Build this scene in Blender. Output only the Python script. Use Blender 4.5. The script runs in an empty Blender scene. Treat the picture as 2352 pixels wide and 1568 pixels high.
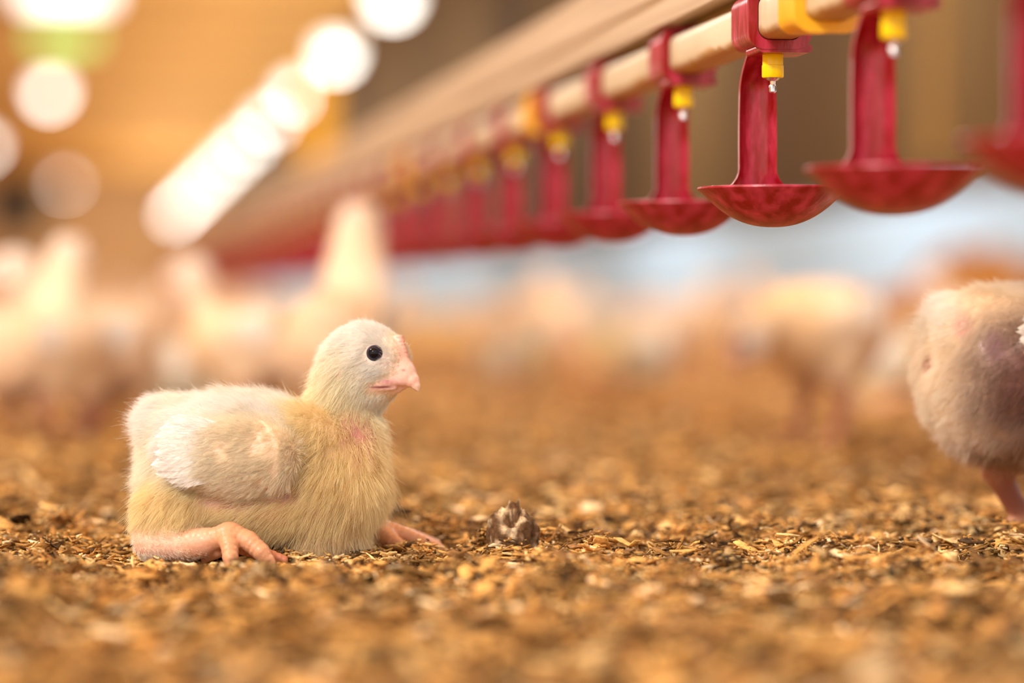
import bpy, bmesh, math, random
import numpy as np
from mathutils import Vector, Matrix

random.seed(7)
RNG = np.random.default_rng(11)
S = bpy.context.scene
COL = S.collection

# ------------------------------------------------------------------ camera
FPX = 105.0 / 36.0 * 2352.0            # focal length in pixels
CAM_H = 0.096                          # lens height above the litter
HORIZON = 690.0                        # horizon row of the 1568 px frame
PITCH = math.atan((784.0 - HORIZON) / FPX)
cam_data = bpy.data.cameras.new('camera')
cam = bpy.data.objects.new('camera', cam_data)
COL.objects.link(cam)
cam.location = (0, 0, CAM_H)
cam.rotation_euler = (math.pi / 2 - PITCH, 0, 0)
cam_data.sensor_width = 36.0
cam_data.lens = 105.0
cam_data.clip_start = 0.02
cam_data.clip_end = 300
cam_data.dof.use_dof = True
cam_data.dof.focus_distance = 1.090
cam_data.dof.aperture_fstop = 4.15
cam_data.dof.aperture_blades = 0
S.camera = cam

# ------------------------------------------------------------------ world, exposure
W = bpy.data.worlds.new('barn_air')
S.world = W
W.use_nodes = True
W.node_tree.nodes['Background'].inputs[0].default_value = (1.0, 0.96, 0.92, 1)
W.node_tree.nodes['Background'].inputs[1].default_value = 1.18
S.view_settings.view_transform = 'Standard'
S.view_settings.look = 'None'
S.view_settings.exposure = 0.36
S.view_settings.gamma = 1.0
S.cycles.max_bounces = 8
S.cycles.diffuse_bounces = 5
S.cycles.glossy_bounces = 2
S.cycles.transmission_bounces = 4
S.cycles.use_denoising = True
S.cycles.use_adaptive_sampling = True
S.cycles.adaptive_threshold = 0.02
S.cycles.caustics_reflective = False
S.cycles.caustics_refractive = False

LAMP_TINT = (1.0, 0.95, 0.88)
BULB_FAR = 3.5                        # emission of the visible lamp globes
NEAR_WATT = 62.0                       # light of the lamps that hang over the foreground and of the added fill lamps

# ------------------------------------------------------------------ frames
A = math.atan((1176 - 200) / FPX)      # the house axis runs to the vanishing point (200, 690)
CA, SA = math.cos(A), math.sin(A)


def hp(lat, along, z):
    """house coordinates (to the right of the axis, along the axis, up) -> world"""
    return Vector((lat * CA - along * SA, lat * SA + along * CA, z))


def ground_at(px, depth):
    """point of the floor seen in column px at a given distance"""
    return ((px - 1176) / FPX * depth, depth)


def row_depth(py):
    return CAM_H * FPX / (py - HORIZON)


def srgb(r, g, b):
    f = lambda c: c / 12.92 if c <= 0.04045 else ((c + 0.055) / 1.055) ** 2.4
    return (f(r / 255), f(g / 255), f(b / 255))


def s4(r, g, b):
    return srgb(r, g, b) + (1,)


# ------------------------------------------------------------------ object helpers
def tag(o, label=None, cat=None, group=None, kind=None):
    if label: o['label'] = label
    if cat: o['category'] = cat
    if group: o['group'] = group
    if kind: o['kind'] = kind
    return o


def link(name, data, mat=None, parent=None, smooth=False):
    o = bpy.data.objects.new(name, data)
    COL.objects.link(o)
    if mat is not None and data is not None and len(data.materials) == 0:
        data.materials.append(mat)
    if parent is not None:
        o.parent = parent
    if smooth and hasattr(data, 'polygons'):
        data.polygons.foreach_set('use_smooth', [True] * len(data.polygons))
    return o


def empty(name, loc=(0, 0, 0), rz=0.0):
    o = bpy.data.objects.new(name, None)
    o.empty_display_size = 0.02
    COL.objects.link(o)
    o.location = loc
    o.rotation_euler = (0, 0, rz)
    return o


def copy_tree(o, parent=None):
    c = o.copy()
    COL.objects.link(c)
    if parent is not None:
        c.parent = parent
    for ch in list(o.children):
        copy_tree(ch, c)
    return c


def from_bm(name, bm, mat, parent=None, smooth=True):
    me = bpy.data.meshes.new(name)
    bmesh.ops.recalc_face_normals(bm, faces=bm.faces[:])
    bm.to_mesh(me)
    bm.free()
    o = link(name, me, mat, parent, smooth)
    if smooth:
        me.set_sharp_from_angle(angle=math.radians(42))
    return o


def np_mesh(name, verts, quads):
    me = bpy.data.meshes.new(name)
    nv, nq = len(verts), len(quads)
    me.vertices.add(nv)
    me.vertices.foreach_set('co', np.ascontiguousarray(verts, dtype=np.float32).ravel())
    me.loops.add(nq * 4)
    me.loops.foreach_set('vertex_index', np.ascontiguousarray(quads, dtype=np.int32).ravel())
    me.polygons.add(nq)
    me.polygons.foreach_set('loop_start', np.arange(0, nq * 4, 4, dtype=np.int32))
    me.polygons.foreach_set('loop_total', np.full(nq, 4, dtype=np.int32))
    me.update(calc_edges=True)
    return me


def set_colour(me, cols, name='tone'):
    at = me.attributes.new(name, 'FLOAT_COLOR', 'POINT')
    c4 = np.ones((len(cols), 4), dtype=np.float32)
    c4[:, :3] = cols
    at.data.foreach_set('color', c4.ravel())


def sweep(bm, prof, s0, s1):
    """extrude a closed (x, z) profile along y from s0 to s1, capped"""
    a = [bm.verts.new((x, s0, z)) for x, z in prof]
    b = [bm.verts.new((x, s1, z)) for x, z in prof]
    n = len(prof)
    for i in range(n):
        bm.faces.new((a[i], a[(i + 1) % n], b[(i + 1) % n], b[i]))
    bm.faces.new(a[::-1])
    bm.faces.new(b)


def rrect(hw, hh, r, n=6, cx=0, cz=0):
    pts = []
    for k, (sx, sz) in enumerate(((1, 1), (-1, 1), (-1, -1), (1, -1))):
        for i in range(n + 1):
            t = math.pi / 2 * (k + i / n)
            pts.append((cx + sx * (hw - r) + r * math.cos(t), cz + sz * (hh - r) + r * math.sin(t)))
    return pts


def lathe(bm, prof, seg=32, cx=0, cy=0):
    """prof: list of (r, z); r = 0 closes at the axis"""
    rings = []
    for r, z in prof:
        if r < 1e-6:
            rings.append([bm.verts.new((cx, cy, z))])
        else:
            rings.append([bm.verts.new((cx + r * math.cos(2 * math.pi * i / seg),
                                        cy + r * math.sin(2 * math.pi * i / seg), z)) for i in range(seg)])
    for a, b in zip(rings, rings[1:]):
        for i in range(seg):
            j = (i + 1) % seg
            if len(a) == 1 and len(b) == 1:
                continue
            if len(a) == 1:
                bm.faces.new((a[0], b[j], b[i]))
            elif len(b) == 1:
                bm.faces.new((a[i], a[j], b[0]))
            else:
                bm.faces.new((a[i], a[j], b[j], b[i]))
    return rings


def box(bm, x0, x1, y0, y1, z0, z1):
    v = [bm.verts.new((x, y, z)) for x in (x0, x1) for y in (y0, y1) for z in (z0, z1)]
    for f in ((0, 1, 3, 2), (4, 6, 7, 5), (0, 4, 5, 1), (2, 3, 7, 6), (0, 2, 6, 4), (1, 5, 7, 3)):
        bm.faces.new([v[i] for i in f])


# ------------------------------------------------------------------ materials
def mat(name):
    m = bpy.data.materials.new(name)
    m.use_nodes = True
    nt = m.node_tree
    return m, nt, nt.nodes, nt.links, nt.nodes['Principled BSDF']


def two_tone(name, c0, c1, scale=20, rough=0.6, detail=4, lo=0.35, hi=0.65, bump=0.0, bscale=None, stretch=(1, 1, 1), coat=0.0, spec=0.5):
    m, nt, N, L, P = mat(name)
    tc = N.new('ShaderNodeTexCoord')
    mp = N.new('ShaderNodeMapping')
    mp.inputs['Scale'].default_value = stretch
    L.new(tc.outputs['Object'], mp.inputs[0])
    nz = N.new('ShaderNodeTexNoise')
    nz.inputs['Scale'].default_value = scale
    nz.inputs['Detail'].default_value = detail
    L.new(mp.outputs[0], nz.inputs[0])
    cr = N.new('ShaderNodeValToRGB')
    cr.color_ramp.elements[0].position = lo
    cr.color_ramp.elements[1].position = hi
    cr.color_ramp.elements[0].color = c0
    cr.color_ramp.elements[1].color = c1
    L.new(nz.outputs[0], cr.inputs[0])
    L.new(cr.outputs[0], P.inputs['Base Color'])
    P.inputs['Roughness'].default_value = rough
    P.inputs['Coat Weight'].default_value = coat
    P.inputs['Specular IOR Level'].default_value = spec
    if bump:
        nb = N.new('ShaderNodeTexNoise')
        nb.inputs['Scale'].default_value = bscale or scale * 3
        nb.inputs['Detail'].default_value = 5
        L.new(mp.outputs[0], nb.inputs[0])
        b = N.new('ShaderNodeBump')
        b.inputs['Strength'].default_value = bump
        b.inputs['Distance'].default_value = 0.002
        L.new(nb.outputs[0], b.inputs['Height'])
        L.new(b.outputs[0], P.inputs['Normal'])
    return m


def emitter(name, col, strength):
    m, nt, N, L, P = mat(name)
    P.inputs['Base Color'].default_value = (0.8, 0.8, 0.8, 1)
    P.inputs['Emission Color'].default_value = col + (1,)
    P.inputs['Emission Strength'].default_value = strength
    return m


M = {}
M['ceiling'] = two_tone('golden_ceiling_sheet', s4(192, 146, 76), s4(204, 158, 84), 0.6, 0.9, spec=0.05)
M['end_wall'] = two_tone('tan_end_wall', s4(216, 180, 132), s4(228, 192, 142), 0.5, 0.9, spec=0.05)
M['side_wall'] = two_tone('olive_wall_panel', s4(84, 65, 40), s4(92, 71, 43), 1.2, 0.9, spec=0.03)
M['plinth'] = two_tone('pale_blue_sheet', s4(160, 206, 254), s4(184, 220, 254), 6, 0.6, stretch=(1, 6, 1))
M['floor'] = two_tone('far_litter', s4(190, 144, 78), s4(226, 182, 108), 30, 0.95, detail=8, bump=0.6, bscale=120, spec=0.1)
M['rail'] = two_tone('dusty_beige_rail', s4(166, 142, 114), s4(204, 184, 156), 60, 0.55, stretch=(1, 0.05, 6), lo=0.3, hi=0.7, bump=0.15)
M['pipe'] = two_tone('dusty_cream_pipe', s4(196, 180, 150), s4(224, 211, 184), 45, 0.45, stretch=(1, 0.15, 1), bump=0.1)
# brown tone along the lower edge of the pipe, with a ragged border
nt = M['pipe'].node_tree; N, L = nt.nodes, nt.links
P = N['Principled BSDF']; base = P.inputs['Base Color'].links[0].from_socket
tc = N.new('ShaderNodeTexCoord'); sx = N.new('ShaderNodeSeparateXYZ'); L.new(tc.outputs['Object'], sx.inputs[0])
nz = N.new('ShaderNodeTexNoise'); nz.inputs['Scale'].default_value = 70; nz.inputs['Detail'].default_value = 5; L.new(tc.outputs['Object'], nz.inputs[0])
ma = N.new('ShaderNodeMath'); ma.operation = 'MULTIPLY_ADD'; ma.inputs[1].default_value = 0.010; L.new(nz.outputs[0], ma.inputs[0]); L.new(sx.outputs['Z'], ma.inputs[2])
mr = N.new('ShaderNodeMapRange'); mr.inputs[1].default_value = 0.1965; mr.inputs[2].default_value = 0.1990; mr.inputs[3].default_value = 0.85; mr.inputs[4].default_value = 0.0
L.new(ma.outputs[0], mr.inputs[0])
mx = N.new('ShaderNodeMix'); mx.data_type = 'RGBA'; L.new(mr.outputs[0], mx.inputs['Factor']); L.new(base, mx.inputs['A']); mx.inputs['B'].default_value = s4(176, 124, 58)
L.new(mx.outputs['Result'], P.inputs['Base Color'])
M['red'] = two_tone('dusty_red_plastic', s4(144, 0, 16), s4(202, 60, 92), 190, 0.32, stretch=(1, 1, 0.3), lo=0.42, hi=0.72, bump=0.12, bscale=500)
M['yellow'] = two_tone('yellow_plastic', s4(254, 218, 0), s4(254, 224, 10), 60, 0.35)
M['amber'] = two_tone('amber_plastic', s4(240, 178, 20), s4(246, 192, 40), 60, 0.4)
M['ochre'] = two_tone('dull_ochre_plastic', s4(150, 112, 34), s4(164, 124, 42), 60, 0.5)
M['cord'] = two_tone('grey_cord', s4(120, 110, 95), s4(150, 138, 120), 200, 0.8)
M['lamp_metal'] = two_tone('cream_lamp_metal', s4(190, 175, 150), s4(205, 190, 165), 20, 0.5)
M['dark'] = two_tone('dark_fan_housing', s4(52, 46, 40), s4(66, 58, 50), 4, 0.7)
M['fan_metal'] = two_tone('fan_blade_metal', s4(84, 76, 66), s4(100, 90, 78), 4, 0.5)
m, nt, N, L, P = mat('steel_pin')
P.inputs['Base Color'].default_value = (0.75, 0.75, 0.78, 1)
P.inputs['Metallic'].default_value = 1.0
P.inputs['Roughness'].default_value = 0.25
M['steel'] = m
m, nt, N, L, P = mat('eye_black')
P.inputs['Base Color'].default_value = (0.003, 0.003, 0.006, 1)
P.inputs['Roughness'].default_value = 0.05
P.inputs['IOR'].default_value = 1.34
M['eye'] = m
m, nt, N, L, P = mat('iris_slate')
P.inputs['Base Color'].default_value = s4(44, 42, 58)
P.inputs['Roughness'].default_value = 0.08
P.inputs['IOR'].default_value = 1.34
M['iris'] = m
M['bulb'] = emitter('lamp_glass_lit', (1.0, 0.93, 0.80), BULB_FAR)
M['bulb_dim'] = emitter('lamp_glass_dim', (1.0, 0.85, 0.62), 1.0)
M['panel'] = emitter('light_panel_lit', (1.0, 0.93, 0.84), 3.2)
M['green'] = emitter('green_sign_lit', (0.12, 0.62, 0.05), 2.1)


def attr_mat(name, rough=0.8, spec=0.3, coat=0.0, noise=0.0, nscale=400, bump=0.0, sss=0.0):
    m, nt, N, L, P = mat(name)
    at = N.new('ShaderNodeAttribute')
    at.attribute_name = 'tone'
    src = at.outputs['Color']
    tc = N.new('ShaderNodeTexCoord')
    if noise:
        nz = N.new('ShaderNodeTexNoise')
        nz.inputs['Scale'].default_value = nscale
        nz.inputs['Detail'].default_value = 4
        L.new(tc.outputs['Object'], nz.inputs[0])
        mr = N.new('ShaderNodeMapRange')
        mr.inputs[1].default_value = 0.3
        mr.inputs[2].default_value = 0.7
        mr.inputs[3].default_value = 1 - noise
        mr.inputs[4].default_value = 1 + noise
        L.new(nz.outputs[0], mr.inputs[0])
        mx = N.new('ShaderNodeVectorMath')
        mx.operation = 'SCALE'
        L.new(src, mx.inputs[0])
        L.new(mr.outputs[0], mx.inputs['Scale'])
        src = mx.outputs[0]
        if bump:
            b = N.new('ShaderNodeBump')
            b.inputs['Strength'].default_value = bump
            b.inputs['Distance'].default_value = 0.0006
            L.new(nz.outputs[0], b.inputs['Height'])
            L.new(b.outputs[0], P.inputs['Normal'])
    L.new(src, P.inputs['Base Color'])
    P.inputs['Roughness'].default_value = rough
    P.inputs['Specular IOR Level'].default_value = spec
    P.inputs['Coat Weight'].default_value = coat
    if sss:
        P.inputs['Subsurface Weight'].default_value = sss
        P.inputs['Subsurface Radius'].default_value = (1.0, 0.45, 0.3)
        P.inputs['Subsurface Scale'].default_value = 0.0015
    return m


M['skin'] = attr_mat('chick_skin', 0.42, 0.4, 0.15, 0.08, 900, 0.25)
M['chips'] = attr_mat('wood_shavings', 0.85, 0.15, 0.0, 0.38, 650, 0.7)

m, nt, N, L, P = mat('chick_down')
N.remove(P)
at = N.new('ShaderNodeAttribute'); at.attribute_name = 'tone'
df = N.new('ShaderNodeBsdfDiffuse')
tr = N.new('ShaderNodeBsdfTranslucent')
L.new(at.outputs['Color'], df.inputs[0]); L.new(at.outputs['Color'], tr.inputs[0])
mx = N.new('ShaderNodeMixShader'); mx.inputs[0].default_value = 0.38
L.new(df.outputs[0], mx.inputs[1]); L.new(tr.outputs[0], mx.inputs[2])
L.new(mx.outputs[0], N['Material Output'].inputs[0])
M['down'] = m
M['feather'] = two_tone('white_feather', s4(244, 238, 230), s4(252, 248, 243), 300, 0.7, stretch=(0.3, 1, 3), bump=0.2, bscale=900, spec=0.2)

# ------------------------------------------------------------------ the barn shell (built in house coordinates)
L_WALL, CEIL, S_END, S_BACK, L_LEFT = 3.5, 3.7, 85.0, -2.5, -8.0
PLINTH_H = 0.53


def structure(name, bm, m):
    o = from_bm(name, bm, m, smooth=False)
    o.rotation_euler = (0, 0, A)
    o['kind'] = 'structure'
    return o


bm = bmesh.new(); box(bm, L_LEFT, L_WALL, S_BACK, S_END, -0.2, -0.008); structure('floor', bm, M['floor'])
bm = bmesh.new(); box(bm, L_LEFT, L_WALL, S_BACK, S_END, CEIL, CEIL + 0.1); structure('ceiling', bm, M['ceiling'])
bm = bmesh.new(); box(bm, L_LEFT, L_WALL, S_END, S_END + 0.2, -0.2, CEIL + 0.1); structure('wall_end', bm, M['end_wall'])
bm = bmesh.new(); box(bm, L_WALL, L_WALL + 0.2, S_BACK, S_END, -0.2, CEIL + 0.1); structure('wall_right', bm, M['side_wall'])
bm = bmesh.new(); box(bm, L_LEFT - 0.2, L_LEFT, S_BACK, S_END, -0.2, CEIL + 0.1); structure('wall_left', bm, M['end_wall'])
# ribbed pale blue sheet along the foot of the right wall
bm = bmesh.new()
prof = []
y = S_BACK
while y < 60:
    prof += [(0.0, y), (-0.02, y + 0.05), (-0.02, y + 0.20), (0.0, y + 0.25)]
    y += 0.30
lo = [bm.verts.new((L_WALL - 0.005 + x, yy, -0.008)) for x, yy in prof]
hi = [bm.verts.new((L_WALL - 0.005 + x, yy, PLINTH_H)) for x, yy in prof]
for i in range(len(prof) - 1):
    bm.faces.new((lo[i], lo[i + 1], hi[i + 1], hi[i]))
o = structure('baseboard_right', bm, M['plinth'])


# ------------------------------------------------------------------ lamps
def make_lamp(bulb_mat):
    root = empty('hanging_lamp')
    bm = bmesh.new()
    lathe(bm, [(0.0, 0.13), (0.03, 0.13), (0.035, 0.09), (0.10, 0.075), (0.135, 0.05), (0.13, 0.045), (0.0, 0.06)], 24)
    from_bm('lamp_shade', bm, M['lamp_metal'], root)
    bm = bmesh.new()
    R = 0.13
    lathe(bm, [(0.0, -R)] + [(R * math.cos(t), R * math.sin(t)) for t in np.linspace(-1.4, 0.4, 10)] + [(0.0, 0.055)], 24)
    from_bm('bulb', bm, bulb_mat, root)
    bm = bmesh.new()
    lathe(bm, [(0.0, 0.12), (0.004, 0.12), (0.004, CEIL - 2.40), (0.0, CEIL - 2.40)], 8)
    from_bm('cord', bm, M['cord'], root)
    return root


lamp_proto = make_lamp(M['bulb'])
lamp_used = False


def lamp(lat, along, z, label, group=None, watt=0.0, bulb_mat=None):
    global lamp_used
    o = lamp_proto if not lamp_used else copy_tree(lamp_proto)
    lamp_used = True
    o.location = hp(lat, along, z)
    o.rotation_euler = (0, 0, A)
    tag(o, label, 'lamp', group)
    for ch in o.children:
        if ch.name.startswith('bulb') and bulb_mat is not None:
            ch.data = ch.data.copy()
            ch.data.materials[0] = bulb_mat
    if watt:
        ld = bpy.data.lights.new('lamp_light', 'POINT')
        ld.energy = watt
        ld.color = LAMP_TINT
        ld.shadow_soft_size = 0.22
        lo = bpy.data.objects.new('lamp_light', ld)
        COL.objects.link(lo)
        lo.parent = o
        lo.location = (0, 0, -0.42)
    return o


order = ['nearest', 'second', 'third', 'fourth', 'fifth', 'sixth', 'seventh', 'eighth', 'ninth', 'tenth', 'eleventh', 'farthest']
for k in range(12):
    s = 22.4 + 5.15 * k
    lab = ('%s glowing lamp of the bright diagonal row, counted from the top of the picture' % order[k])
    lamp(2.28, s, 2.40, lab, 'bright diagonal row of lamps', watt=80.0 if k < 8 else (95.0 if k < 10 else 260.0))
for s, f_ in ((1.6, 0.55), (6.9, 0.8), (12.1, 1.4), (17.3, 1.7)):
    lamp(2.28, s, 2.40, 'hanging lamp above the drinker line, beyond the top of the picture', 'lamps overhead', watt=NEAR_WATT * f_)
for s, f_ in ((-1.4, 2.2), (1.0, 0.75), (3.4, 0.3), (8.0, 0.8)):  # unseen lamps added for fill and back light
    lamp(-1.7, s, 2.40, 'added fill lamp over the left of the barn, beyond the edge of the picture', 'added fill lamps on the left', watt=NEAR_WATT * f_)
lamp(-0.40, 33.0, 2.40, 'single bright round lamp at far left, above the faint lamp disc', None)
lamp(-1.50, 44.5, 2.40, 'lamp cut by the left edge of the picture', None)
lamp(-0.41, 58.0, 2.40, 'faint dim lamp disc at left, under the single bright lamp', None, bulb_mat=M['bulb_dim'])

# white light panel and green sign in the top left corner
t = empty('light_panel', hp(-0.17, 25.0, 2.62), A)
tag(t, 'wide soft white light panel in the top left corner above the green sign', 'lamp')
bm = bmesh.new(); box(bm, -0.36, 0.36, -0.06, 0.06, -0.06, 0.12); from_bm('diffuser', bm, M['panel'], t, False)
bm = bmesh.new(); box(bm, -0.38, 0.38, -0.08, 0.08, 0.12, 0.17); from_bm('housing', bm, M['lamp_metal'], t, False)
bm = bmesh.new()
for x in (-0.3, 0.3): lathe(bm, [(0, 0.17), (0.004, 0.17), (0.004, CEIL - 2.62), (0, CEIL - 2.62)], 8, cx=x)
from_bm('cord', bm, M['cord'], t)
t = empty('emergency_sign', hp(-0.22, 30.0, 2.70), A)
tag(t, 'small glowing green sign under the white light panel, top left', 'sign')
bm = bmesh.new(); box(bm, -0.27, 0.27, -0.02, 0.02, -0.075, 0.075); from_bm('sign_face', bm, M['green'], t, False)
bm = bmesh.new(); box(bm, -0.29, 0.29, 0.02, 0.05, -0.08, 0.08); from_bm('housing', bm, M['lamp_metal'], t, False)
bm = bmesh.new()
for x in (-0.2, 0.2): lathe(bm, [(0, 0.07), (0.004, 0.07), (0.004, CEIL - 2.70), (0, CEIL - 2.70)], 8, cx=x, cy=0.035)
from_bm('cord', bm, M['cord'], t)

# dark exhaust fan in the end wall
t = empty('exhaust_fan', hp(-1.9, S_END - 0.002, 2.75), A)
tag(t, 'dark square exhaust fan in the end wall at far left', 'fan')
bm = bmesh.new()
for a_, b_, c_, d_ in ((-0.8, 0.8, 0.7, 0.8), (-0.8, 0.8, -0.8, -0.7), (-0.8, -0.7, -0.7, 0.7), (0.7, 0.8, -0.7, 0.7)):
    box(bm, a_, b_, -0.25, 0.0, c_, d_)
box(bm, -0.7, 0.7, -0.04, 0.0, -0.7, 0.7)
from_bm('fan_frame', bm, M['dark'], t, False)
for k in range(6):
    bm = bmesh.new()
    th = k * math.pi / 3
    ps = [(0.08, -0.05), (0.6, -0.14), (0.64, 0.05), (0.08, 0.05)]
    f_, b_ = [], []
    for (r_, q_) in ps:
        x_, z_ = r_ * math.cos(th) - q_ * math.sin(th), r_ * math.sin(th) + q_ * math.cos(th)
        f_.append(bm.verts.new((x_, -0.15 + q_ * 0.3, z_))); b_.append(bm.verts.new((x_, -0.13 + q_ * 0.3, z_)))
    bm.faces.new(f_); bm.faces.new(b_[::-1])
    for i in range(4):
        bm.faces.new((f_[i], b_[i], b_[(i + 1) % 4], f_[(i + 1) % 4]))
    from_bm('fan_blade', bm, M['fan_metal'], t, False)
bm = bmesh.new(); bmesh.ops.create_uvsphere(bm, u_segments=16, v_segments=8, radius=0.1)
bmesh.ops.translate(bm, verts=bm.verts, vec=(0, -0.14, 0)); from_bm('fan_hub', bm, M['fan_metal'], t)

# ------------------------------------------------------------------ drinker line
PL, PZ = 0.2484, 0.1985                # pipe centre: lateral, height
LINE0, LINE1 = 0.30, 9.6


def along_obj(name, bm, m, parent=None, smooth=True):
    o = from_bm(name, bm, m, parent, smooth)
    if parent is None:
        o.rotation_euler = (0, 0, A)
    return o


t = empty('support_rail', (0, 0, 0), A)
tag(t, 'long beige metal support rail running above the water pipe', 'rail')
bm = bmesh.new()
rail_prof = [(-0.012, 0.1145), (-0.012, 0.1235), (-0.0085, 0.1245), (-0.0085, 0.1265), (-0.0105, 0.128), (-0.0105, 0.1475),
             (-0.008, 0.150), (0.018, 0.150), (0.021, 0.1475), (0.021, 0.1165), (0.019, 0.1145), (0.004, 0.1145), (0.004, 0.117), (-0.004, 0.117), (-0.004, 0.1145)]
sweep(bm, [(PL + x, CAM_H + z) for x, z in rail_prof], LINE0, LINE1)
from_bm('rail_profile', bm, M['rail'], t, False)
for s in (0.34, 4.05, 7.9):
    bm = bmesh.new()
    lathe(bm, [(0, CAM_H + 0.149), (0.0012, CAM_H + 0.149), (0.0012, CEIL), (0, CEIL)], 6, cx=PL + 0.005, cy=s)
    from_bm('suspension_cord', bm, M['cord'], t)
bm = bmesh.new()
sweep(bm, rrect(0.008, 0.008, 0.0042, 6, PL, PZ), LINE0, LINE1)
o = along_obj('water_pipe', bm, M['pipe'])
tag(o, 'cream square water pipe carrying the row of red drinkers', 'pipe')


def make_clip():
    bm = bmesh.new()
    outer = rrect(0.0098, 0.0098, 0.005, 6)
    inner = rrect(0.0082, 0.0082, 0.0043, 6)
    n = len(outer)
    vs = {}
    secs = ((0.0, 0.0022), (0.0045, 0.0022), (0.0055, 0.0), (0.033, 0.0), (0.034, 0.0))
    rows = []
    for s, grow in secs:
        rows.append([bm.verts.new((x * (1 + grow / 0.0098), s, z * (1 + grow / 0.0098))) for x, z in outer])
    ia = [bm.verts.new((x, 0.0, z)) for x, z in inner]
    ib = [bm.verts.new((x, 0.034, z)) for x, z in inner]
    seq = [ia] + rows + [ib]
    for a, b in zip(seq, seq[1:]):
        for i in range(n):
            j = (i + 1) % n
            bm.faces.new((a[i], a[j], b[j], b[i]))
    for i in range(n):
        j = (i + 1) % n
        bm.faces.new((ib[i], ib[j], ia[j], ia[i]))
    return bm


clips = [(0.985, 'yellow pipe collar beside the sharp red drinker'),
         (1.605, 'blurred yellow pipe collar between the third and fourth drinkers behind the sharp one'),
         (2.27, 'amber pipe collar in the merged far stretch of drinkers')]
first = None
for s, lab in clips:
    if first is None:
        first = from_bm('pipe_collar', make_clip(), M['amber'])
        o = first
    else:
        o = first.copy(); COL.objects.link(o)
    o.location = hp(PL, s, PZ)
    o.rotation_euler = (0, 0, A)
    tag(o, lab, 'pipe clip', 'yellow collars on the pipe')


def make_drinker():
    """origin on the pipe axis above the nipple; y runs away along the pipe"""
    root = empty('nipple_drinker')
    # saddle around the pipe with a flanged near edge
    bm = bmesh.new()
    outer = rrect(0.0104, 0.0104, 0.0052, 6)
    inner = rrect(0.0083, 0.0083, 0.0043, 6)
    n = len(outer)
    rows = []
    for s, k in ((-0.012, 1.12), (-0.0095, 1.12), (-0.0088, 1.0), (0.022, 1.0), (0.0245, 0.98)):
        rows.append([bm.verts.new((x * k, s, z * k)) for x, z in outer])
    ia = [bm.verts.new((x, -0.012, z)) for x, z in inner]
    ib = [bm.verts.new((x, 0.0245, z)) for x, z in inner]
    seq = [ia] + rows + [ib, ia]
    for a, b in zip(seq, seq[1:]):
        for i in range(n):
            j = (i + 1) % n
            bm.faces.new((a[i], a[j], b[j], b[i]))
    # base plate under the pipe
    pl = rrect(0.0098, 0.0015, 0.0012, 3, 0.0022, -0.0112)
    sweep(bm, pl, -0.0114, 0.011)
    from_bm('saddle', bm, M['red'], root)
    # arm: a gutter-shaped strip curving down from the saddle to the rim of the cup
    bm = bmesh.new()
    path = []
    top, bot = -0.0095, -0.0605
    for i in range(29):
        u = i / 28
        z = top + (bot - top) * u
        e = max(0.0, 1 - u / 0.28)
        yy = 0.0265 - 0.012 * e * e
        w = 0.0064 + 0.0006 * u + 0.0004 * math.sin(u * 3.1)
        if u > 0.86:
            w += 0.0042 * ((u - 0.86) / 0.14) ** 2
        if e > 0:
            w -= 0.0006 * e
        path.append((yy, z, w))
    sec = []
    K = 13
    for yy, z, w in path:
        fr, bk = [], []
        for k in range(K):
            q = -1 + 2 * k / (K - 1)
            depth = 0.0042 * (1 - q * q) ** 1.0
            lip = 0.0008 if abs(q) > 0.82 else 0.0
            fr.append(bm.verts.new((w * q, yy - 0.002 + depth - lip, z)))
            bk.append(bm.verts.new((w * q * 0.985, yy + 0.0 + depth + 0.0004, z)))
        sec.append(fr + bk[::-1])
    nn = 2 * K
    for a, b in zip(sec, sec[1:]):
        for i in range(nn):
            j = (i + 1) % nn
            bm.faces.new((a[i], a[j], b[j], b[i]))
    bm.faces.new(sec[0]); bm.faces.new(sec[-1][::-1])
    from_bm('arm', bm, M['red'], root)
    # cup
    bm = bmesh.new()
    R, D, zr = 0.0272, 0.0142, -0.0615
    prof = [(0, zr - D)]
    for t_ in np.linspace(0.08, 1.0, 12):
        r = R * t_
        prof.append((r, zr - D * (1 - t_ ** 2.3) + (-0.0008 if t_ > 0.99 else -0.0)))
    prof += [(R + 0.0004, zr - 0.0003), (R + 0.0002, zr + 0.0004), (R - 0.0010, zr + 0.0005)]
    for t_ in np.linspace(0.94, 0.08, 11):
        prof.append((R * t_, zr + 0.0012 - D * (1 - t_ ** 2.3)))
    prof.append((0, zr + 0.0014 - D))
    lathe(bm, prof, 56)
    from_bm('cup', bm, M['red'], root)
    # nipple and pin
    bm = bmesh.new()
    lathe(bm, [(0, -0.0120), (0.0036, -0.0120), (0.0038, -0.0123), (0.0038, -0.0165), (0.0040, -0.0167), (0.0040, -0.0206), (0.0037, -0.0211), (0, -0.0211)], 28)
    from_bm('nipple', bm, M['yellow'], root)
    bm = bmesh.new()
    lathe(bm, [(0, -0.0211), (0.0026, -0.0211), (0.0022, -0.0219), (0.0011, -0.0224), (0.0010, -0.0235), (0.0014, -0.0240), (0.0014, -0.0262), (0.0009, -0.0267), (0, -0.0267)], 20)
    from_bm('pin', bm, M['steel'], root)
    return root


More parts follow.
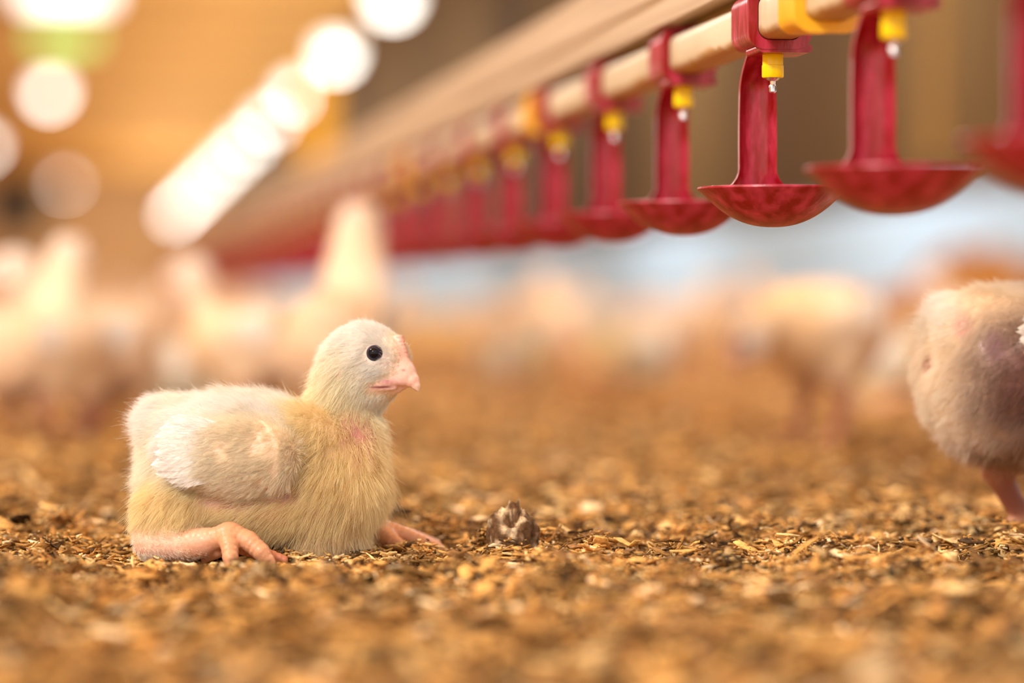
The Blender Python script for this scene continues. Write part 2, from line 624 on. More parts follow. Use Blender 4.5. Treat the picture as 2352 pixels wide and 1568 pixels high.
DS, STEP = 1.069, 0.1655
drinker = make_drinker()
ordw = ['first', 'second', 'third', 'fourth', 'fifth', 'sixth', 'seventh', 'eighth', 'ninth', 'tenth']
for k in range(-2, 48):
    o = drinker if k == -2 else copy_tree(drinker)
    o.location = hp(PL, DS + STEP * k, PZ)
    o.rotation_euler = (0, 0, A)
    if k == -2: lab = 'nearest red drinker, cut by the right edge of the picture'
    elif k == -1: lab = 'large blurred red drinker just in front of the sharp one'
    elif k == 0: lab = 'sharply focused red drinker with cup, yellow nipple and steel pin'
    elif k <= 7: lab = '%s red drinker behind the sharp one along the pipe' % ordw[k - 1]
    else: lab = 'one of the far red drinkers merged into a red blur along the pipe'
    tag(o, lab, 'drinker', 'red drinkers under the water pipe')


# yellow drop tubes hanging in the background
def drop_tube(px, depth, z0, z1, rad, lab, m_='amber'):
    x, y = ground_at(px, depth)
    t = empty('drop_tube', (x, y, 0), A)
    tag(t, lab, 'tube', 'yellow drop tubes')
    bm = bmesh.new()
    lathe(bm, [(0, z0), (rad * 1.25, z0), (rad * 1.25, z0 + 0.04), (rad, z0 + 0.05), (rad, z1), (0, z1)], 20)
    from_bm('tube_body', bm, M[m_], t)
    bm = bmesh.new()
    lathe(bm, [(0, z1 - 0.01), (0.003, z1 - 0.01), (0.003, CEIL), (0, CEIL)], 8)
    from_bm('cord', bm, M['cord'], t)


drop_tube(727, 9.0, 0.40, 0.80, 0.046, 'blurred yellow hanging tube between the diagonal lamp row and the support rail')
drop_tube(2146, 5.0, 0.33, 0.75, 0.012, 'faint ochre hanging tube behind the two nearest drinkers', 'ochre')

# ------------------------------------------------------------------ litter bed
HERO_Y = 1.115
HERO_X = (600 - 1176) / FPX * HERO_Y
_patch = []
for i in range(16):
    th = RNG.uniform(0, 2 * math.pi)
    q = 2 * math.pi / RNG.uniform(0.018, 0.055)
    _patch.append((q * math.cos(th), q * math.sin(th) * 0.7, RNG.uniform(0, 6.28), 0.36))
_w = []
for wl, amp, n in ((0.075, 0.0018, 9), (0.028, 0.0021, 12), (0.011, 0.0013, 14)):
    for i in range(n):
        th = RNG.uniform(0, 2 * math.pi)
        q = 2 * math.pi / (wl * RNG.uniform(0.7, 1.4))
        _w.append((q * math.cos(th), q * math.sin(th), RNG.uniform(0, 6.28), amp / math.sqrt(n) * 1.4))


def gz(x, y):
    x = np.asarray(x, dtype=np.float64); y = np.asarray(y, dtype=np.float64)
    z = np.zeros(np.broadcast(x, y).shape)
    for kx, ky, p, a_ in _w:
        z += a_ * np.sin(kx * x + ky * y + p)
    m_ = np.exp(-(((x - HERO_X - 0.005) / 0.062) ** 4 + ((y - HERO_Y) / 0.045) ** 4))
    m2 = np.exp(-(((x - HERO_X + 0.008) / 0.058) ** 4 + ((y - HERO_Y + 0.062) / 0.034) ** 4))
    z = z * (1 - 0.75 * m_) * (1 - 0.8 * m2) - 0.0015 * m_ - 0.0022 * m2 * (1 - 0.6 * m_)
    return z


ny, nx = 420, 170
ys = 0.42 * (6.8 / 0.42) ** np.linspace(0, 1, ny)
us = np.linspace(-0.34, 0.34, nx)
U, Y = np.meshgrid(us, ys)
X = U * (Y + 0.25)
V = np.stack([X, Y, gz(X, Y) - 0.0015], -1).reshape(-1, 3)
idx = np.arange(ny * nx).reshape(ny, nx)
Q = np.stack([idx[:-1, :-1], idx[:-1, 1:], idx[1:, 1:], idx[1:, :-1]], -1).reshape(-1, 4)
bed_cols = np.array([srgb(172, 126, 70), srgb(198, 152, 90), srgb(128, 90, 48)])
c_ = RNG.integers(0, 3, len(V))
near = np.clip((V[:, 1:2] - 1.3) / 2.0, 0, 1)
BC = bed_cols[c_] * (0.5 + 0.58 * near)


def chips(n, y0, y1, lmin, lmax, lift, power=1.0, spread=0.30, slim=0.0):
    yy = y0 + (y1 - y0) * RNG.random(n) ** power
    xx = RNG.uniform(-spread, spread, n) * (yy + 0.25)
    # keep the chips off the toes of the sitting chick
    keep = np.ones(n, bool)
    for fx, fy, fr in ((-0.008, -0.042, 0.012), (0.005, -0.040, 0.012), (-0.024, -0.032, 0.011), (-0.036, -0.028, 0.010), (0.052, 0.022, 0.014)):
        keep &= (xx - HERO_X - fx) ** 2 + (yy - HERO_Y - fy) ** 2 > fr ** 2
    yy, xx = yy[keep], xx[keep]
    n = len(yy)
    ln = lmin + (lmax - lmin) * RNG.random(n) ** 1.7
    wd = ln * (RNG.uniform(0.22, 0.75, n) if not slim else RNG.uniform(0.08, slim, n))
    th = 0.0003 + 0.0005 * RNG.random(n)
    yaw = RNG.uniform(0, 2 * math.pi, n)
    tilt = np.abs(RNG.normal(0, 0.27, n)); tdir = RNG.uniform(0, 2 * math.pi, n)
    curl = RNG.normal(0, 0.22, n) * ln
    gu = np.array([-0.5, 0, 0.5]); gv = np.array([-0.5, 0.5])
    P_ = np.zeros((n, 2, 3, 2, 3))
    for a_ in range(3):
        for b_ in range(2):
            jx = RNG.normal(0, 0.10, n); jy = RNG.normal(0, 0.16, n)
            px = (gu[a_] + jx) * ln
            py = (gv[b_] * (1.0 if a_ == 1 else RNG.uniform(0.3, 1.0, n)) + jy) * wd
            pz = curl * (4 * gu[a_] ** 2) * 0.5 + RNG.normal(0, 0.04, n) * wd
            for s_ in range(2):
                P_[:, s_, a_, b_, 0] = px; P_[:, s_, a_, b_, 1] = py; P_[:, s_, a_, b_, 2] = pz - s_ * th
    cx, sx = np.cos(yaw), np.sin(yaw)
    x1 = P_[..., 0] * cx[:, None, None, None] - P_[..., 1] * sx[:, None, None, None]
    y1_ = P_[..., 0] * sx[:, None, None, None] + P_[..., 1] * cx[:, None, None, None]
    tx, ty = np.tan(tilt) * np.cos(tdir), np.tan(tilt) * np.sin(tdir)
    z1 = P_[..., 2] + x1 * np.clip(tx, -1.2, 1.2)[:, None, None, None] + y1_ * np.clip(ty, -1.2, 1.2)[:, None, None, None]
    zz = gz(xx, yy) + RNG.random(n) * lift
    out = np.stack([x1 + xx[:, None, None, None], y1_ + yy[:, None, None, None], z1 + zz[:, None, None, None]], -1)
    verts = out.reshape(n, 12, 3)
    # index: s*6 + a*2 + b
    f = np.array([(0, 2, 3, 1), (2, 4, 5, 3), (6, 7, 9, 8), (8, 9, 11, 10), (0, 6, 8, 2), (2, 8, 10, 4), (1, 3, 9, 7), (3, 5, 11, 9), (0, 1, 7, 6), (4, 10, 11, 5)])
    quads = (np.arange(n)[:, None, None] * 12 + f[None]).reshape(-1, 4)
    pal = np.array([srgb(208, 164, 92), srgb(230, 200, 136), srgb(188, 142, 76), srgb(140, 104, 58), srgb(78, 58, 34), srgb(240, 218, 170)])
    ci = RNG.choice(6, n, p=[0.25, 0.12, 0.24, 0.21, 0.13, 0.05])
    col = pal[ci] * np.array([1.02, 0.985, 1.04]) * RNG.uniform(0.92, 1.24, (n, 1))
    patch = np.zeros(n)                    # damp, caked patches in the litter
    for kx, ky, p_, a_ in _patch:
        patch += a_ * np.sin(kx * xx + ky * yy + p_)
    col = col * np.clip(0.98 + 0.30 * patch, 0.5, 1.22)[:, None]
    return verts.reshape(-1, 3), quads, np.repeat(col, 12, axis=0)


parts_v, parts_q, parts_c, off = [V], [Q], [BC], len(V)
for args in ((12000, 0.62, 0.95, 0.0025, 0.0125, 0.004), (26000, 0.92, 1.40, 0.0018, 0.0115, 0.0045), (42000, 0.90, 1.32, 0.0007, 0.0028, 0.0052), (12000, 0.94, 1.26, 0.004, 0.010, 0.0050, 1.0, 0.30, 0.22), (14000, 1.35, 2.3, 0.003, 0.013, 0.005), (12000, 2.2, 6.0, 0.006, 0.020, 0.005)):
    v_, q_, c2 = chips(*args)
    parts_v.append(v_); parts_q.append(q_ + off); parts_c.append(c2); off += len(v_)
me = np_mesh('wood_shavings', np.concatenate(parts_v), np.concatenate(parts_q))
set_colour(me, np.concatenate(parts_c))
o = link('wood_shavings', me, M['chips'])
tag(o, 'golden brown wood shavings covering the barn floor', 'litter', kind='stuff')


# ------------------------------------------------------------------ implicit surfaces
class Prim:
    def __init__(s, kind, a, b=None, k=4.0, col=(240, 205, 180), hair=4.0, dens=1.0, flow=(-1, 0, -0.3), hcol=(244, 226, 184), grp=0, rot=None, ridge=0.0, shine=0):
        s.kind, s.a, s.b, s.k = kind, a, b, k
        s.col, s.hair, s.dens, s.flow, s.hcol, s.grp, s.rot, s.ridge = np.array(srgb(*col)), hair, dens, np.array(flow, float), np.array(srgb(*hcol)), grp, rot, ridge

    def bounds(s):
        if s.kind == 'E':
            c = np.array(s.a); r = np.array(s.b)
            r = np.full(3, r.max()) if s.rot is not None else r
            return c - r, c + r
        p = np.array(s.a)
        return (p[:, :3] - p[:, 3:4]).min(0), (p[:, :3] + p[:, 3:4]).max(0)

    def dist(s, P):
        if s.kind == 'E':
            q = P - np.array(s.a, np.float32)
            if s.rot is not None:
                q = q @ s.rot.astype(np.float32)
            r = np.array(s.b, np.float32)
            k0 = np.sqrt(((q / r) ** 2).sum(-1))
            k1 = np.sqrt(((q / (r * r)) ** 2).sum(-1)) + 1e-9
            return k0 * (k0 - 1.0) / k1
        best = None
        p = np.array(s.a, np.float32)
        acc = 0.0
        for i in range(len(p) - 1):
            a, b = p[i, :3], p[i + 1, :3]
            ab = b - a
            ln = float(np.linalg.norm(ab))
            t = np.clip(((P - a) @ ab) / (ab @ ab), 0, 1)
            d = np.linalg.norm(P - a - t[..., None] * ab, axis=-1) - (p[i, 3] + (p[i + 1, 3] - p[i, 3]) * t)
            if s.ridge:
                d = d + s.ridge * np.cos((acc + t * ln) * 2 * math.pi / 2.1)
            acc += ln
            best = d if best is None else np.minimum(best, d)
        return best


def smin(a, b, k):
    h = np.maximum(k - np.abs(a - b), 0) / k
    return np.minimum(a, b) - h * h * k * 0.25


def surface(prims, res, group_k):
    lo = np.min([p.bounds()[0] for p in prims], 0) - 3
    hi = np.max([p.bounds()[1] for p in prims], 0) + 3
    n = np.ceil((hi - lo) / res).astype(int) + 1
    fields = {}
    ax = [lo[i] + res * np.arange(n[i]) for i in range(3)]
    for p in prims:
        f = fields.setdefault(p.grp, np.full(n, 50.0, np.float32))
        b0, b1 = p.bounds()
        i0 = np.maximum(((b0 - 5 - lo) / res).astype(int), 0)
        i1 = np.minimum(((b1 + 5 - lo) / res).astype(int) + 2, n)
        sl = tuple(slice(i0[i], i1[i]) for i in range(3))
        G = np.stack(np.meshgrid(*[ax[i][sl[i]] for i in range(3)], indexing='ij'), -1).astype(np.float32)
        f[sl] = smin(f[sl], p.dist(G).astype(np.float32), p.k)
    F = None
    for g in sorted(fields):
        F = fields[g] if F is None else smin(F, fields[g], group_k.get(g, 2.0))
    ins = F < 0
    c = np.zeros(n - 1, np.int8)
    corners = [(i, j, k) for i in (0, 1) for j in (0, 1) for k in (0, 1)]
    for i, j, k in corners:
        c += ins[i:n[0] - 1 + i, j:n[1] - 1 + j, k:n[2] - 1 + k]
    cells = np.argwhere((c > 0) & (c < 8))
    vid = np.full(n - 1, -1, np.int32)
    vid[tuple(cells.T)] = np.arange(len(cells))
    acc = np.zeros((len(cells), 3)); cnt = np.zeros(len(cells))
    for a in corners:
        for b in corners:
            if sum(b) == sum(a) + 1 and sum(abs(a[q] - b[q]) for q in range(3)) == 1:
                fa = F[cells[:, 0] + a[0], cells[:, 1] + a[1], cells[:, 2] + a[2]]
                fb = F[cells[:, 0] + b[0], cells[:, 1] + b[1], cells[:, 2] + b[2]]
                m = (fa < 0) != (fb < 0)
                t = np.where(m, fa / np.where(m, fa - fb, 1), 0)
                pt = np.array(a) + t[:, None] * (np.array(b) - np.array(a))
                acc += pt * m[:, None]; cnt += m
    V = lo + res * (cells + acc / cnt[:, None])
    quads = []
    for axis in range(3):
        o1, o2 = [(1, 2), (2, 0), (0, 1)][axis]
        s0 = [slice(None)] * 3; s1 = [slice(None)] * 3
        s0[axis] = slice(0, -1); s1[axis] = slice(1, None)
        ch = ins[tuple(s0)] != ins[tuple(s1)]
        E = np.argwhere(ch)
        E = E[(E[:, o1] > 0) & (E[:, o2] > 0) & (E[:, o1] < n[o1] - 1) & (E[:, o2] < n[o2] - 1)]
        first_in = ins[tuple(E.T)]
        e1 = np.zeros(3, int); e1[o1] = 1
        e2 = np.zeros(3, int); e2[o2] = 1
        qs = [vid[tuple((E + d).T)] for d in (-e1 - e2, -e2, 0 * e1, -e1)]
        qd = np.stack(qs, -1)
        qd[~first_in] = qd[~first_in][:, ::-1]
        quads.append(qd)
    return V, np.concatenate(quads)


def vnormals(V, Q):
    fn = np.cross(V[Q[:, 2]] - V[Q[:, 0]], V[Q[:, 3]] - V[Q[:, 1]])
    vn = np.zeros_like(V)
    for i in range(4):
        np.add.at(vn, Q[:, i], fn)
    return vn / (np.linalg.norm(vn, axis=1, keepdims=True) + 1e-12), np.linalg.norm(fn, axis=1) * 0.5


def build_chick(prims, res, nhair, spots=(), eyes=(), feathers=(), hair_r=0.05, group_k=None, seed=3):
    """prims in millimetres -> body mesh, down curves, eyes, feathers as one thing"""
    rng = np.random.default_rng(seed)
    V, Q = surface(prims, res, group_k or {})
    Nn, fa = vnormals(V, Q)
    w = []
    for p in prims:
        d = p.dist(V.astype(np.float32))
        w.append(np.exp(-np.maximum(d, 0) / (1.6 if p.hair < 0.1 else 3.2)))
    w = np.array(w).T
    w = w ** 2
    w /= w.sum(1, keepdims=True)
    col = w @ np.array([p.col for p in prims])
    hlen = w @ np.array([p.hair for p in prims])
    dens = w @ np.array([p.dens for p in prims])
    flow = w @ np.array([p.flow for p in prims])
    hcol = w @ np.array([p.hcol for p in prims])
    for (c, r, sc, dm, *hc_) in spots:     # coloured patches: (centre, radius, skin colour, hair factor, hair colour)
        d = np.linalg.norm((V - np.array(c)) / np.array(r), axis=1)
        g = np.clip(1.35 - d, 0, 1)[:, None]
        g = g * g * (3 - 2 * g)
        col = col * (1 - g) + np.array(srgb(*sc)) * g
        dens = dens * (1 - g[:, 0] * (1 - dm))
        if hc_:
            hcol = hcol * (1 - g) + np.array(srgb(*hc_[0])) * g
    me = np_mesh('chick', V * 0.001, Q)
    set_colour(me, col)
    body = link('chick', me, M['skin'], None, True)
    # eyes
    for (c, nrm, r) in eyes:
        bm = bmesh.new()
        bmesh.ops.create_uvsphere(bm, u_segments=28, v_segments=20, radius=r * 0.001)
        R_ = Vector(nrm).to_track_quat('Z', 'Y').to_matrix().to_4x4()
        me_e = bpy.data.meshes.new('eye')
        for f in bm.faces:
            z = f.calc_center_median().z / (r * 0.001)
            f.material_index = 0 if z > 0.80 else 1
        bmesh.ops.transform(bm, matrix=Matrix.Translation(Vector(c) * 0.001) @ R_, verts=bm.verts)
        bm.to_mesh(me_e); bm.free()
        me_e.materials.append(M['eye']); me_e.materials.append(M['iris'])
        link('eye', me_e, None, body, True)
    # wing feathers
    for (r0, t0, wid, nrm, lift) in feathers:
        r0, t0, nrm = np.array(r0, float), np.array(t0, float), np.array(nrm, float)
        ax_ = t0 - r0
        side = np.cross(ax_, nrm); side /= np.linalg.norm(side)
        nn_ = np.cross(side, ax_); nn_ /= np.linalg.norm(nn_)
        if nn_ @ nrm < 0: nn_ = -nn_
        a_n, b_n = 12, 7
        top, botm = [], []
        for i in range(a_n):
            u = i / (a_n - 1)
            ww = wid * (0.45 + 0.55 * min(1, u * 2.5)) * math.sqrt(max(0.0, 1 - max(0, (u - 0.72) / 0.285) ** 2))
            for j in range(b_n):
                q = -1 + 2 * j / (b_n - 1)
                ragged = rng.normal(0, 0.5) if (u > 0.6) else 0
                p = r0 + ax_ * u + side * (q * ww) + nn_ * (lift * math.sin(math.pi * u) - 0.4 * q * q * wid / 3) + ax_ / np.linalg.norm(ax_) * ragged
                top.append(p); botm.append(p - nn_ * 0.25)
        vv = np.array(top + botm)
        qq = []
        o2 = a_n * b_n
        for i in range(a_n - 1):
            for j in range(b_n - 1):
                k = i * b_n + j
                qq.append((k, k + 1, k + b_n + 1, k + b_n))
                qq.append((o2 + k, o2 + k + b_n, o2 + k + b_n + 1, o2 + k + 1))
        me_f = np_mesh('wing_feather', vv * 0.001, np.array(qq))
        link('wing_feather', me_f, M['feather'], body, True)
    # down
    wq = fa * dens[Q].mean(1) * (hlen[Q].mean(1) > 0.8)
    wq = wq / wq.sum()
    pick = rng.choice(len(Q), nhair, p=wq)
    uu, vv = rng.random(nhair)[:, None], rng.random(nhair)[:, None]
    q = Q[pick]
    bw = [(1 - uu) * (1 - vv), uu * (1 - vv), uu * vv, (1 - uu) * vv]
    mixq = lambda arr: sum(bw[i] * arr[q[:, i]] for i in range(4))
    root = mixq(V); nrm = mixq(Nn); fl = mixq(flow); ln = mixq(hlen[:, None])[:, 0]; hc = mixq(hcol)
    nrm /= np.linalg.norm(nrm, axis=1, keepdims=True)
    tan = fl - (fl * nrm).sum(1, keepdims=True) * nrm
    lift = 0.60
    d0 = nrm * lift + tan * 0.75 + rng.normal(0, 0.22, (nhair, 3))
    d0 /= np.linalg.norm(d0, axis=1, keepdims=True)
    tuft = np.floor((root + rng.normal(0, 0.8, root.shape)) / 6.5).astype(np.int64)
    th_ = (tuft[:, 0] * 92837111) ^ (tuft[:, 1] * 689287499) ^ (tuft[:, 2] * 283923481)
    _, ti = np.unique(th_, return_inverse=True)
    ln = ln * rng.uniform(0.72, 1.28, ti.max() + 1)[ti]
    d0 = d0 + rng.normal(0, 0.16, (ti.max() + 1, 3))[ti]
    ln = ln * rng.uniform(0.6, 1.15, nhair) * np.where(rng.random(nhair) < 0.05, 1.35, 1.0)
    bend = tan * 0.35 + np.array([0, 0, -0.12]) + rng.normal(0, 0.16, (nhair, 3))
    T = np.linspace(0, 1, 5)
    pts = root[:, None] - nrm[:, None] * 0.3 + ln[:, None, None] * (d0[:, None] * T[None, :, None] + bend[:, None] * (T ** 2)[None, :, None])
    # clumping
    cell = 2.3
    key = np.floor((root + rng.normal(0, 0.35, root.shape)) / cell).astype(np.int64)
    h = (key[:, 0] * 73856093) ^ (key[:, 1] * 19349663) ^ (key[:, 2] * 83492791)
    _, inv = np.unique(h, return_inverse=True)
    cntc = np.bincount(inv)
    tip = np.stack([np.bincount(inv, pts[:, -1, i]) / cntc for i in range(3)], -1)[inv]
    nc = len(cntc)
    tip = tip + (rng.normal(0, 0.20, (nc, 3)))[inv] * ln[:, None]
    cl = rng.uniform(0.0, 0.72, nhair)
    pts += ((tip - pts[:, -1])[:, None] * (T ** 1.6)[None, :, None]) * cl[:, None, None]
    keep = np.ones(nhair, bool)
    for (c, nrm_e, r_e) in eyes:           # no down over the eyeballs
        keep &= np.linalg.norm(pts - np.array(c), axis=2).min(1) > r_e + 0.08
    for (c, r, sc, dm, *hc_) in spots:     # bare marks stay bare: no down lying across them
        if dm < 0.05:
            keep &= np.linalg.norm((pts - np.array(c)) / np.array(r), axis=2).min(1) > 0.8
    pts, hc = pts[keep], hc[keep]
    for (r0, t0, wid, nv, lift_f) in feathers:   # soft barbs on the wing feathers
        m_ = 260
        r0, t0, nv = np.array(r0, float), np.array(t0, float), np.array(nv, float)
        ax_ = t0 - r0; al = np.linalg.norm(ax_); ax_ = ax_ / al
        sd = np.cross(ax_, nv); sd /= np.linalg.norm(sd)
        uu2, qq2 = rng.uniform(0.05, 0.95, m_), rng.uniform(-0.95, 0.95, m_)
        rt = r0 + np.outer(uu2 * al, ax_) + np.outer(qq2 * wid * (1 - np.clip(uu2 - 0.72, 0, 1) * 2.2), sd) + np.outer(lift_f * np.sin(math.pi * uu2) + 0.1, nv)
        dr = ax_ + np.outer(qq2 * 0.5, sd) + nv * 0.10 + rng.normal(0, 0.10, (m_, 3))
        hp2 = rt[:, None] + 2.6 * rng.uniform(0.6, 1.2, m_)[:, None, None] * T[None, :, None] * dr[:, None]
        pts = np.concatenate([pts, hp2]); hc = np.concatenate([hc, np.tile(np.array(srgb(*WHITE)), (m_, 1))])
    nhair = len(pts)
    cu = bpy.data.hair_curves.new('down')
    cu.add_curves([5] * nhair)
    cu.points.foreach_set('position', np.ascontiguousarray(pts * 0.001, dtype=np.float32).ravel())
    ra = cu.attributes.get('radius') or cu.attributes.new('radius', 'FLOAT', 'POINT')
    rad = hair_r * 0.001 * (1.0 - 0.75 * T)[None, :] * rng.uniform(0.7, 1.2, nhair)[:, None]
    ra.data.foreach_set('value', np.ascontiguousarray(rad, dtype=np.float32).ravel())
    ca = cu.attributes.new('tone', 'FLOAT_COLOR', 'CURVE')
    c4 = np.ones((nhair, 4), np.float32)
    c4[:, :3] = np.clip(hc * rng.uniform(0.84, 1.06, (nhair, 1)), 0, 0.96)
    ca.data.foreach_set('color', c4.ravel())
    link('down', cu, M['down'], body)
    return body


WHITE, CREAM, YEL, TAN = (255, 253, 249), (255, 248, 232), (255, 237, 196), (250, 230, 200)
FACE = (246, 224, 206)
SKIN, PINK, BEAK, LEG = (249, 226, 194), (232, 160, 146), (244, 196, 178), (222, 160, 120)
MAUVE = (134, 96, 92)


def head_prims(c, yaw, pitch=0.0, sgn=1):
    """c: centre in mm; yaw>0 turns the beak towards -y; pitch>0 lowers the beak"""
    f = np.array((math.cos(yaw) * math.cos(pitch), -math.sin(yaw) * math.cos(pitch), -math.sin(pitch)))
    n = np.array((-math.sin(yaw), -math.cos(yaw), 0))
    u = np.cross(n, f); u = u if u[2] > 0 else -u
    R = np.stack([f, n, u], 1)
    T = lambda a, b, z: tuple(np.array(c) + f * a + n * b + u * z)
    C = lambda pts: [T(*p[:3]) + (p[3],) for p in pts]
    back = tuple(-f * 0.9 - u * 0.35)
    P = [
        Prim('E', T(0, 0, 0), (15.0, 12.4, 13.6), 5, FACE, 3.0, 2.6, back, WHITE, rot=R),
        Prim('E', T(3.0, 0, -6.5), (11.5, 9.6, 8.4), 5, FACE, 2.6, 2.2, back, WHITE, rot=R),
        Prim('E', T(10.5, 0, 0.5), (7.8, 7.2, 9.2), 5, FACE, 1.8, 2.6, tuple(-f * 0.7 + u * 0.4), WHITE, rot=R),
        Prim('C', C([(14.4, 0, -3.4, 5.0), (18.4, 0, -4.3, 4.1), (20.9, 0, -6.0, 2.9), (22.7, 0, -8.0, 1.7), (23.7, 0, -10.0, 0.5)]), None, 2.2, BEAK, 0, 0, back),
        Prim('C', C([(9.0, 0, -9.4, 3.4), (14.5, 0, -8.6, 2.6), (18.8, 0, -7.8, 1.1)]), None, 1.0, (242, 200, 184), 0, 0, back),
        Prim('E', T(18.0, 0, -1.6), (3.0, 3.1, 2.8), 2.0, (246, 198, 186), 0, 0, back, rot=R),
    ]
    for s in (1, -1):
        P.append(Prim('C', C([(8.6, s * 8.2, -8.4, 0.8), (11.6, s * 7.0, -7.6, 1.2), (15.4, s * 4.6, -6.6, 1.2), (18.6, s * 2.4, -6.6, 0.9)]), None, 2.4, (232, 164, 164), 0, 0, back))
        P.append(Prim('C', C([(9.0, s * 7.6, -9.4, 0.6), (12.0, s * 6.2, -9.4, 0.9), (15.6, s * 3.4, -8.9, 1.0)]), None, 0.8, (238, 190, 180), 0, 0, back))
    for i in range(8):
        v = i / 7
        P.append(Prim('E', T(15.1 + 3.4 * v - 0.8 * v * v, 0, 9.6 - 9.4 * v), (2.0, 1.7, 0.75), 0.5, (246, 172, 156), 0, 0, back, rot=R))
    spots = []
    for s in (1, -1):
        spots.append((T(-1.9, s * 11.5, -3.8), (1.3, 4, 2.6), (232, 148, 130), 0.04))
        spots.append((T(0.6, s * 12.2, 2.0), (1.5, 4, 1.5), (242, 200, 184), 0.3))
        spots.append((T(10.0, s * 9.2, 3.5), (3.5, 3.5, 3.5), (216, 200, 196), 0.35))
        spots.append((T(13.5, s * 6.6, 0.5), (3, 4, 3), (234, 214, 208), 0.6))
        spots.append((T(19.2, s * 3.0, -2.4), (1.0, 1.4, 0.5), (176, 104, 92), 0.0))
        spots.append((T(11.6, s * 7.2, -8.7), (5.0, 2.5, 0.5), (140, 66, 80), 0.0))
        spots.append((T(13.4, s * 6.0, -6.6), (3.0, 2.0, 1.1), (206, 124, 134), 0.0))
    spots.append((T(23.6, 0, -8.6), (1.4, 1.6, 1.8), (248, 214, 190), 0))
    eyes = []
    for s in (1, -1):
        nv = n * s * 0.93 + f * 0.36 + u * 0.06
        eyes.append((T(10.0, s * 8.3, 3.5), tuple(nv), 3.1))
    return P, spots, eyes


